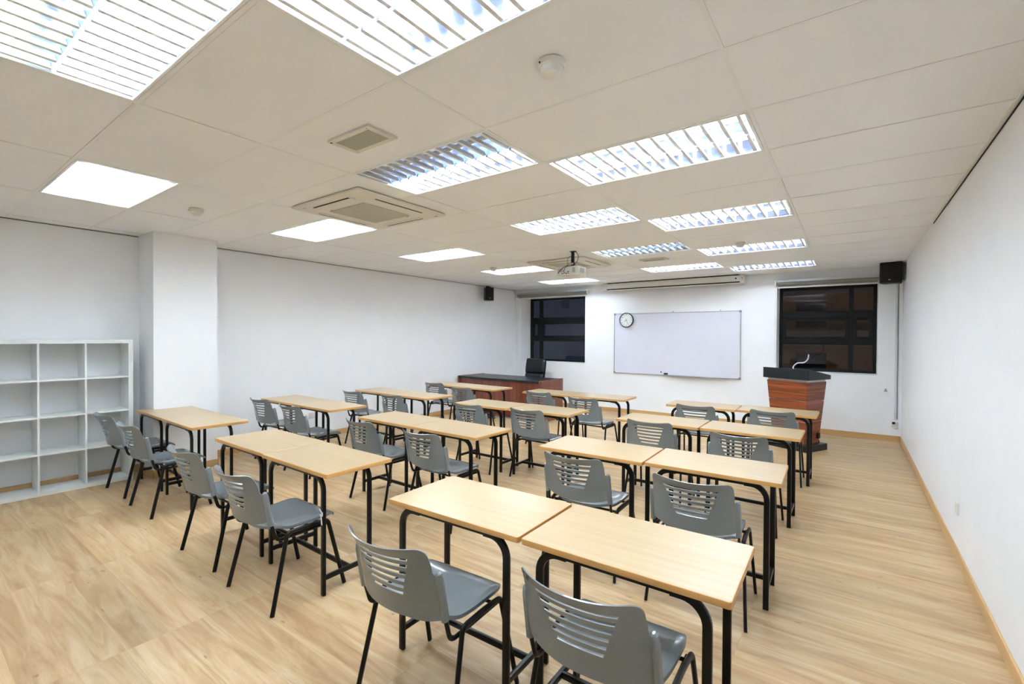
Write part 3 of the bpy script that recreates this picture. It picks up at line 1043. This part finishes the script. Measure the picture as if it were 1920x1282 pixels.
sweep(bm, smoothpath([(.02, 0, HC - 2.37 - .004), (.07, -.01, .28), (.085, -.02, .22), (.06, -.03, .165), (.01, -.05, .135), (-.03, -.075, .120)], 6), .0032, .0032, (0, 1, 0), n=7)
sweep(bm, smoothpath([(-.004, -.03, .26), (-.055, -.04, .235), (-.05, -.06, .17), (-.03, -.08, .13)], 6), .0025, .0025, (0, 1, 0), n=7)
obj('cable', bm, M_CABLE, t, True)
bm = B()
sweep(bm, smoothpath([(-.02, -.08, .126), (-.04, -PD/2 - .012, .10), (-.06, -PD/2 - .02, .05), (-.05, -PD/2 - .006, .024)], 6), .0035, .0035, (0, 1, 0), n=7)
sweep(bm, smoothpath([(-.03, -.085, .128), (-.08, -PD/2 - .012, .095), (-.13, -PD/2 - .02, .05), (-.155, -PD/2 - .012, .025)], 6), .0045, .0045, (0, 1, 0), n=7)
obj('signal_lead', bm, M_CABLE, t, True)

# ------------------------------------------------------------------ loudspeakers
def speaker(loc, rotz, label, w, d, h, tilt=0):
    t = thing('wall_speaker', label, 'loudspeaker', loc, rotz, 'black loudspeakers high on the walls')
    t.rotation_euler = (radians(tilt), 0, rotz)
    bm = B()
    pts = [(-w/2, -d/2 + .02), (-w/2 + .025, -d/2), (w/2 - .025, -d/2), (w/2, -d/2 + .02), (w/2 - .03, d/2), (-w/2 + .03, d/2)]
    prism(bm, pts, 0, h)
    bmesh.ops.bevel(bm, geom=bm.edges[:], offset=.008, segments=2, affect='EDGES')
    obj('cabinet', bm, M_BPLAST, t, True)
    bm = B()
    box(bm, -w/2 + .02, w/2 - .02, -d/2 - .008, -d/2 + .002, .015, h - .015, bev=.005)
    obj('grille', bm, M_BMATTE, t)
    bm = B(); box(bm, -.02, .004, -d/2 - .0095, -d/2 - .007, .045, .056); obj('badge', bm, M_ALU, t)
    return t
s1 = speaker((-6.43, 7.93, 2.355), radians(62), 'black loudspeaker high on the left wall before the left window', .20, .19, .285)
bm = B(); box(bm, -.03, .03, -.03, .085, .285, .315, bev=.003); sweep(bm, [(0, .02, .31), (0, .11, .325)], .012, .012, (1, 0, 0), square=True); obj('wall_bracket', bm, M_BPLAST, s1)
s2 = speaker((.475, 8.86, 2.385), radians(-13), 'black loudspeaker in the upper corner right of the right window', .265, .20, .315)
bm = B(); box(bm, .105, .128, .07, .11, .05, .31, bev=.003); sweep(bm, [(.12, .09, .27), (.16, .12, .28)], .012, .012, (0, 0, 1), square=True); obj('wall_bracket', bm, M_GREY, s2)
bm = B(); sweep(bm, smoothpath([(.12, .05, .15), (.15, .05, .13), (.152, .03, .07), (.13, .0, .02), (.118, -.01, .03)], 5), .004, .004, (0, 1, 0), n=7); obj('cable', bm, M_CABW, s2, True)

# surface conduit down the corner, with its small junction box
bm = B()
box(bm, XR - .085, XR - .060, YB - .014, YB, .33, 2.60, bev=.003)
tag(obj('cable_conduit', bm, mat('conduit_white', srgb(208, 214, 216), .4)), 'white plastic cable conduit running down the corner below the right loudspeaker', 'conduit')
bm = B()
sweep(bm, smoothpath([(XR - .052, YB - .006, 2.42), (XR - .050, YB - .006, 1.6), (XR - .049, YB - .006, .9), (XR - .050, YB - .008, .40), (XR - .051, YB - .02, .345)], 8), .0035, .0035, (0, 1, 0), n=7)
tag(obj('loose_cable', bm, mat('cable_grey', srgb(96, 104, 104), .5), None, True), 'thin grey cable hanging beside the white conduit in the corner', 'cable')
t = thing('wall_socket', 'small white socket low in the corner with a black plug', 'socket', (XR - .075, YB, .25))
bm = B(); box(bm, -.04, .04, -.025, -.001, -.045, .045, bev=.004); obj('plate', bm, M_WPLAST, t)
bm = B(); box(bm, -.035, .0, -.055, -.025, .02, .05, bev=.005); obj('plug', bm, M_BPLAST, t)

def socket(loc, rotz, label, w=.086, dots=True, cat='socket'):
    t = thing('wall_socket', label, cat, loc, rotz)
    bm = B(); box(bm, -w/2, w/2, -.010, -.0005, -.043, .043, bev=.003); obj('plate', bm, M_WPLAST, t)
    bm = B()
    n = 2 if w > .1 else 1
    for q in range(n):
        c = (-w/4 + q * w/2) if n == 2 else 0
        box(bm, c - .003, c + .003, -.0108, -.0098, .006, .016); box(bm, c - .014, c - .008, -.0108, -.0098, -.014, -.010); box(bm, c + .008, c + .014, -.0108, -.0098, -.014, -.010)
    obj('pin_hole', bm, M_GREY, t)
    bm = B()
    for q in range(n):
        c = (-w/4 + q * w/2) if n == 2 else 0
        box(bm, c + .014, c + .022, -.0125, -.0098, .018, .032, bev=.001)
    obj('switch', bm, M_WPLAST, t)
    return t
socket((XL, 3.93, .36), radians(90), 'white double wall socket on the left wall under the second desk pair', .148)
socket((XR, 4.56, .36), radians(-90), 'white wall socket low on the right wall')
bm = B(); box(bm, -.012, .012, -.010, -.0005, -.018, .018, bev=.004); box(bm, -.022, .022, -.004, -.0005, -.026, -.014, bev=.001)
tag(obj('wall_hook', bm, M_GREY, None, False, (.44, YB, .78)), 'tiny grey hook on the wall under the right window', 'hook')

# ------------------------------------------------------------------ smoke detectors, vents, air conditioners
def detector(x, y, label, s=1.0):
    t = thing('smoke_detector', label, 'smoke detector', (x, y, HC), 0, 'smoke detectors on the ceiling')
    t.scale = (s, s, s)
    bm = B(); lathe(bm, [(.001, -.0005), (.056, -.0005), (.058, -.006), (.055, -.022), (.050, -.026), (.001, -.026)], 40); obj('base', bm, M_BEIGE, t, True)
    bm = B(); lathe(bm, [(.001, -.026), (.046, -.026), (.044, -.034), (.040, -.048), (.030, -.054), (.001, -.056)], 40); obj('sensing_head', bm, M_WPLAST, t, True)
    bm = B(); box(bm, -.024, -.020, -.0565, -.050, -.020, -.014); obj('indicator_lamp', bm, M_BPLAST, t)
detector(-1.005, 1.64, 'round white smoke detector near the camera, right of the top light')
detector(-4.735, 1.70, 'round smoke detector on the ceiling left of the air conditioner')
detector(-1.07, 6.02, 'small round smoke detector before the last lights on the right')
detector(-4.72, 5.95, 'faint smoke detector on the far ceiling left of the projector')

def vent(x, y, label):
    t = thing('ceiling_vent', label, 'vent', (x, y, HC), 0, 'small ceiling panels')
    bm = B()
    w, h = .37, .20
    for a in ((-w/2, w/2, -h/2, -h/2 + .03), (-w/2, w/2, h/2 - .03, h/2), (-w/2, -w/2 + .035, -h/2 + .03, h/2 - .03), (w/2 - .035, w/2, -h/2 + .03, h/2 - .03)):
        box(bm, a[0], a[1], a[2], a[3], -.012, -.0005)
    obj('frame', bm, M_BEIGE, t)
    bm = B()
    box(bm, -w/2 + .036, w/2 - .036, -h/2 + .036, h/2 - .031, -.011, -.006)
    for k in range(15):
        yy = -h/2 + .04 + k * .0085
        box(bm, -w/2 + .04, w/2 - .04, yy, yy + .003, -.013, -.011)
    obj('grille', bm, M_GRILLE, t)
    bm = B(); cyl(bm, (-w/2 + .016, -h/2 + .014, -.012), (-w/2 + .016, -h/2 + .014, -.015), .007, 12); obj('indicator_lamp', bm, M_RED, t)
    bm = B()
    for q in (-1, 1): cyl(bm, (q * (w/2 - .03), -q * (h/2 - .015), -.012), (q * (w/2 - .03), -q * (h/2 - .015), -.0135), .004, 8)
    obj('screw', bm, M_GREY, t)
vent(-2.265, 1.645, 'small framed ceiling vent with red lamp, nearest the camera')
vent(-2.30, 6.60, 'small framed ceiling vent far off, right of the projector')

def aircon(x, y, label):
    t = thing('cassette_air_conditioner', label, 'air conditioner', (x, y, HC), 0, 'ceiling cassette air conditioners')
    w = .475
    bm = B()
    # bevelled square fascia with the four outlet slots left open
    z0, z1 = -.004, -.030
    def ring(r, z, rad): return [bm.verts.new((p[0], p[1], z)) for p in rrect(2 * r, 2 * r, rad, 4)]
    rs = [ring(w - .01, -.0005, .02), ring(w, -.010, .022), ring(w - .004, -.020, .022), ring(w - .03, z1, .02), ring(.36, z1, .02)]
    for i in range(len(rs) - 1):
        n = len(rs[0])
        for k in range(n): bm.faces.new((rs[i][k], rs[i][(k + 1) % n], rs[i + 1][(k + 1) % n], rs[i + 1][k]))
    bm.faces.new(rs[0])
    obj('fascia', bm, M_BEIGE, t, True)
    bm = B(); box(bm, -.36, .36, -.36, .36, -.0295, -.004); obj('inner_frame', bm, M_BEIGE, t)
    for k in range(4):
        m_ = Matrix.Rotation(pi / 2 * k, 4, 'Z')
        bm = B(); box(bm, -.25, .25, .385, .402, -.0312, -.0290, mtx=m_); obj('outlet_slot', bm, M_ALWIRE, t)
        bm = B(); box(bm, -.27, .27, .345, .383, -.0330, -.0290, bev=.0015, mtx=m_); obj('louvre_flap', bm, M_BEIGE, t)
    bm = B()
    box(bm, -.245, .245, -.245, .245, -.0345, -.029, bev=.003)
    obj('intake_surround', bm, M_GRILLE, t)
    bm = B()
    for k in range(40):
        yy = -.235 + k * .01205
        box(bm, -.235, -.003, yy, yy + .004, -.036, -.0345); box(bm, .003, .235, yy, yy + .004, -.036, -.0345)
    obj('intake_grille', bm, M_GRILLE, t)
    for q in (-1, 1):
        bm = B(); cyl(bm, (q * .2, q * .255, -.029), (q * .2, q * .255, -.036), .006, 10); obj('catch', bm, M_GREY, t)
    bm = B(); box(bm, .395, .43, .40, .41, -.0335, -.029); obj('indicator_panel', bm, M_GREY, t)
    bm = B(); box(bm, -.36, -.31, -.43, -.425, -.0315, -.029); obj('maker_badge', bm, M_GREY, t)
aircon(-3.48, 2.615, 'square ceiling cassette air conditioner nearest the camera')
aircon(-3.48, 6.25, 'square ceiling cassette air conditioner behind the projector')

# ------------------------------------------------------------------ lectern and microphone
t = thing('lectern', 'tapered cherry-wood lectern with black top in front of right window', 'lectern', (-.636, 7.844, 0), -.465)
bm = B(); box(bm, -.306, .306, -.238, .238, 0, .09, bev=.002); obj('plinth', bm, M_TOPBLK, t)
def frustum(bm, z0, z1, f, mi=0):
    a, b_ = f(z0), f(z1)
    v = []
    for (w2, d2), z in ((a, z0), (b_, z1)):
        v.append([bm.verts.new(p) for p in ((-w2, -d2, z), (w2, -d2, z), (w2, d2, z), (-w2, d2, z))])
    for k in range(4): bm.faces.new((v[0][k], v[0][(k + 1) % 4], v[1][(k + 1) % 4], v[1][k]))
    bm.faces.new(v[0]); bm.faces.new(v[1])
def shp(z, o=0):
    k = (z - .09) / .88
    return (.225 + .068 * k + o, .172 + .052 * k + o)
bm = B(); frustum(bm, .09, .995, lambda z: shp(z, -.012)); obj('core', bm, M_ALU, t)
for z0, z1 in ((.092, .40), (.408, .690), (.698, .962)):
    bm = B(); frustum(bm, z0, z1, shp); obj('wood_panel', bm, M_CHERRYX, t)
bm = B()
W2_, D2_ = .33, .262
v = [bm.verts.new(p) for p in ((-W2_, -D2_, .994), (W2_, -D2_, .994), (W2_, D2_, .994), (-W2_, D2_, .994), (-W2_, -D2_, 1.145), (W2_, -D2_, 1.145), (W2_, D2_, 1.055), (-W2_, D2_, 1.055))]
for f in ((3, 2, 1, 0), (4, 5, 6, 7), (0, 1, 5, 4), (1, 2, 6, 5), (2, 3, 7, 6), (3, 0, 4, 7)): bm.faces.new([v[i] for i in f])
bmesh.ops.bevel(bm, geom=bm.edges[:], offset=.003, segments=1, affect='EDGES')
obj('desk_top', bm, M_TOPBLK, t)
bm = B(); cyl(bm, (.20, .20, .09), (.20, .20, .12), .02, 12); box(bm, .228, .262, .10, .15, .16, .24, bev=.004); obj('power_inlet', bm, M_BPLAST, t)
t = thing('gooseneck_microphone', 'silver gooseneck microphone rising from the lectern top', 'microphone', (-.636, 7.844, 0), -.465)
bm = B()
gp = smoothpath([(.09, -.21, 1.1385), (.085, -.205, 1.17), (.135, -.19, 1.222), (.225, -.19, 1.235), (.275, -.19, 1.29), (.285, -.19, 1.35)], 7)
sweep(bm, gp, .0085, .0085, (0, 1, 0), n=12); obj('gooseneck', bm, M_CHROME, t, True)
bm = B(); cyl(bm, (.285, -.19, 1.35), (.283, -.195, 1.395), .008, 12); cyl(bm, (.283, -.195, 1.395), (.286, -.20, 1.412), .012, 14, .017); lathe(bm, [(.002, .0), (.017, .004), (.020, .014), (.017, .026), (.002, .030)], 16, 'Z', (.286, -.20, 1.41))
obj('mic_capsule', bm, M_BPLAST, t, True)

# ------------------------------------------------------------------ teacher's desk and executive chair
t = thing('teacher_desk', 'dark-topped cherry wood teacher desk in the far left corner', 'desk', (-5.53, 7.50, 0))
bm = B(); box(bm, -.99, .965, -.43, .38, .725, .76, bev=.003); obj('desk_top', bm, M_TOPBLK, t)
for x0 in (-1.01, .968):
    bm = B(); box(bm, x0, x0 + .035, -.42, .40, 0, .765, bev=.002); obj('side_panel', bm, M_CHERRY, t)
bm = B(); box(bm, -.975, .968, -.38, -.355, .06, .725); obj('front_panel', bm, M_CHERRY, t)
bm = B(); box(bm, .50, .967, -.3, .36, .10, .724, bev=.002); ped = obj('drawer_pedestal', bm, M_CHERRY, t)
for k in range(3):
    bm = B(); z = .12 + k * .2; box(bm, .51, .957, .36, .378, z, z + .19, bev=.002); dr = obj('drawer', bm, M_CHERRY, ped)

t = thing('executive_chair', 'black leather office chair behind the teacher desk', 'chair', (-5.72, 8.38, 0), radians(-8))
bm = B()
def cushion(bm, w, h, d, org, mtx, n=12, curve=.0):
    g = {}
    for s in (-1, 1):
        for i in range(n + 1):
            for j in range(n + 1):
                u, v_ = -1 + 2 * i / n, -1 + 2 * j / n
                ee = (1 - abs(u) ** 5) * (1 - abs(v_) ** 5)
                edge = i in (0, n) or j in (0, n)
                th = 0 if edge else d / 2 * ee ** .35
                q = 1 - .06 * (abs(u) ** 4) * (abs(v_) ** 4)
                p = Vector((u * w / 2 * q, s * th + curve * (1 - u * u), v_ * h / 2 * q))
                if edge and s == 1: g[(s, i, j)] = g[(-1, i, j)]
                else: g[(s, i, j)] = bm.verts.new(mtx @ (p) + Vector(org))
        for i in range(n):
            for j in range(n):
                bm.faces.new((g[(s, i, j)], g[(s, i + 1, j)], g[(s, i + 1, j + 1)], g[(s, i, j + 1)]))
tilt = Matrix.Rotation(radians(-10), 3, 'X')
cushion(bm, .54, .30, .11, (0, .24, .63), tilt, curve=.03)
obj('lumbar_cushion', bm, M_LEATH, t, True)
bm = B(); cushion(bm, .56, .34, .12, (0, .29, .925), tilt, curve=.03); obj('backrest_cushion', bm, M_LEATH, t, True)
bm = B(); cushion(bm, .55, .62, .05, (0, .315, .78), tilt, curve=.03); obj('back_shell', bm, M_BPLAST, t, True)
bm = B(); cushion(bm, .50, .48, .11, (0, -.02, .46), Matrix.Rotation(radians(90), 3, 'X')); obj('seat', bm, M_LEATH, t, True)
for s in (-1, 1):
    bm = B(); sweep(bm, smoothpath([(s * .25, .20, .44), (s * .30, .18, .55), (s * .30, .10, .65), (s * .30, -.12, .66), (s * .26, -.14, .46)], 5), .022, .014, (1, 0, 0), n=10); obj('armrest', bm, M_BPLAST, t, True)
bm = B(); cyl(bm, (0, 0, .10), (0, 0, .40), .028, 16); obj('gas_lift', bm, M_BPLAST, t, True)
for k in range(5):
    a = 2 * pi * k / 5 + .3
    bm = B(); sweep(bm, [(0, 0, .105), (.27 * cos(a), .27 * sin(a), .075)], .02, .014, (-sin(a), cos(a), 0), square=True, taper=[1, .7]); lg = obj('base_arm', bm, M_BPLAST, t)
    bm = B(); m_ = (.27 * cos(a), .27 * sin(a)); p = Vector((-sin(a), cos(a), 0)) * .018
    cyl(bm, Vector((m_[0], m_[1], .027)) - p, Vector((m_[0], m_[1], .027)) + p, .026, 14); cyl(bm, (m_[0], m_[1], .03), (m_[0], m_[1], .075), .008, 8); obj('caster', bm, M_BPLAST, lg, True)

# small black extension lead on the floor beyond the desks
t = thing('cable_bundle', 'coiled black cable on the floor in front of the teacher desk', 'cable', (-5.62, 6.93, 0))
bm = B()
pts = []
random.seed(9)
for k in range(36):
    a = k * .62
    r_ = .10 + .03 * sin(k * 1.7)
    pts.append((r_ * 1.25 * cos(a), r_ * .8 * sin(a), .010 + .0016 * k))
sweep(bm, smoothpath(pts, 4), .0075, .0075, (0, 0, 1), n=7)
obj('coil', bm, M_CABLE, t, True)

# ------------------------------------------------------------------ outside at night: the block of flats across the yard
t = thing('apartment_building', 'dim orange-brown apartment block outside the right window at night', 'building', (4.0, 34.0, -9))
M_BRK = mat('facade_ochre', srgb(150, 112, 84), .9)
M_PALE = mat('facade_pale', srgb(150, 140, 130), .9)
bm = B(); box(bm, -16, 16, 0, 8, 0, 26); obj('wall', bm, M_BRK, t)
k0 = 0
for f in range(8):
    z = 1 + f * 3.1
    bm = B(); box(bm, -16, 16, -.9, 0, z - .2, z + .75); obj('balcony', bm, M_PALE, t)
    for q in range(8):
        xx = -14 + q * 4
        bm = B(); box(bm, xx - .8, xx + .8, -.06, .02, z + .9, z + 2.5); obj('window', bm, M_TOPBLK, t)
bm = B(); box(bm, -40, 40, YB + 6, 34, -9.2, -9)
struct(obj('yard_ground', bm, M_PALE))
ld = bpy.data.lights.new('added_facade_lamp', 'POINT'); ld.energy = 110; ld.color = (1, .72, .45); ld.shadow_soft_size = .4  # added lamp without a fixture, put in to light the facade
lo = bpy.data.objects.new('added_facade_light', ld); lo.location = (2, 24, -2); COL.objects.link(lo)
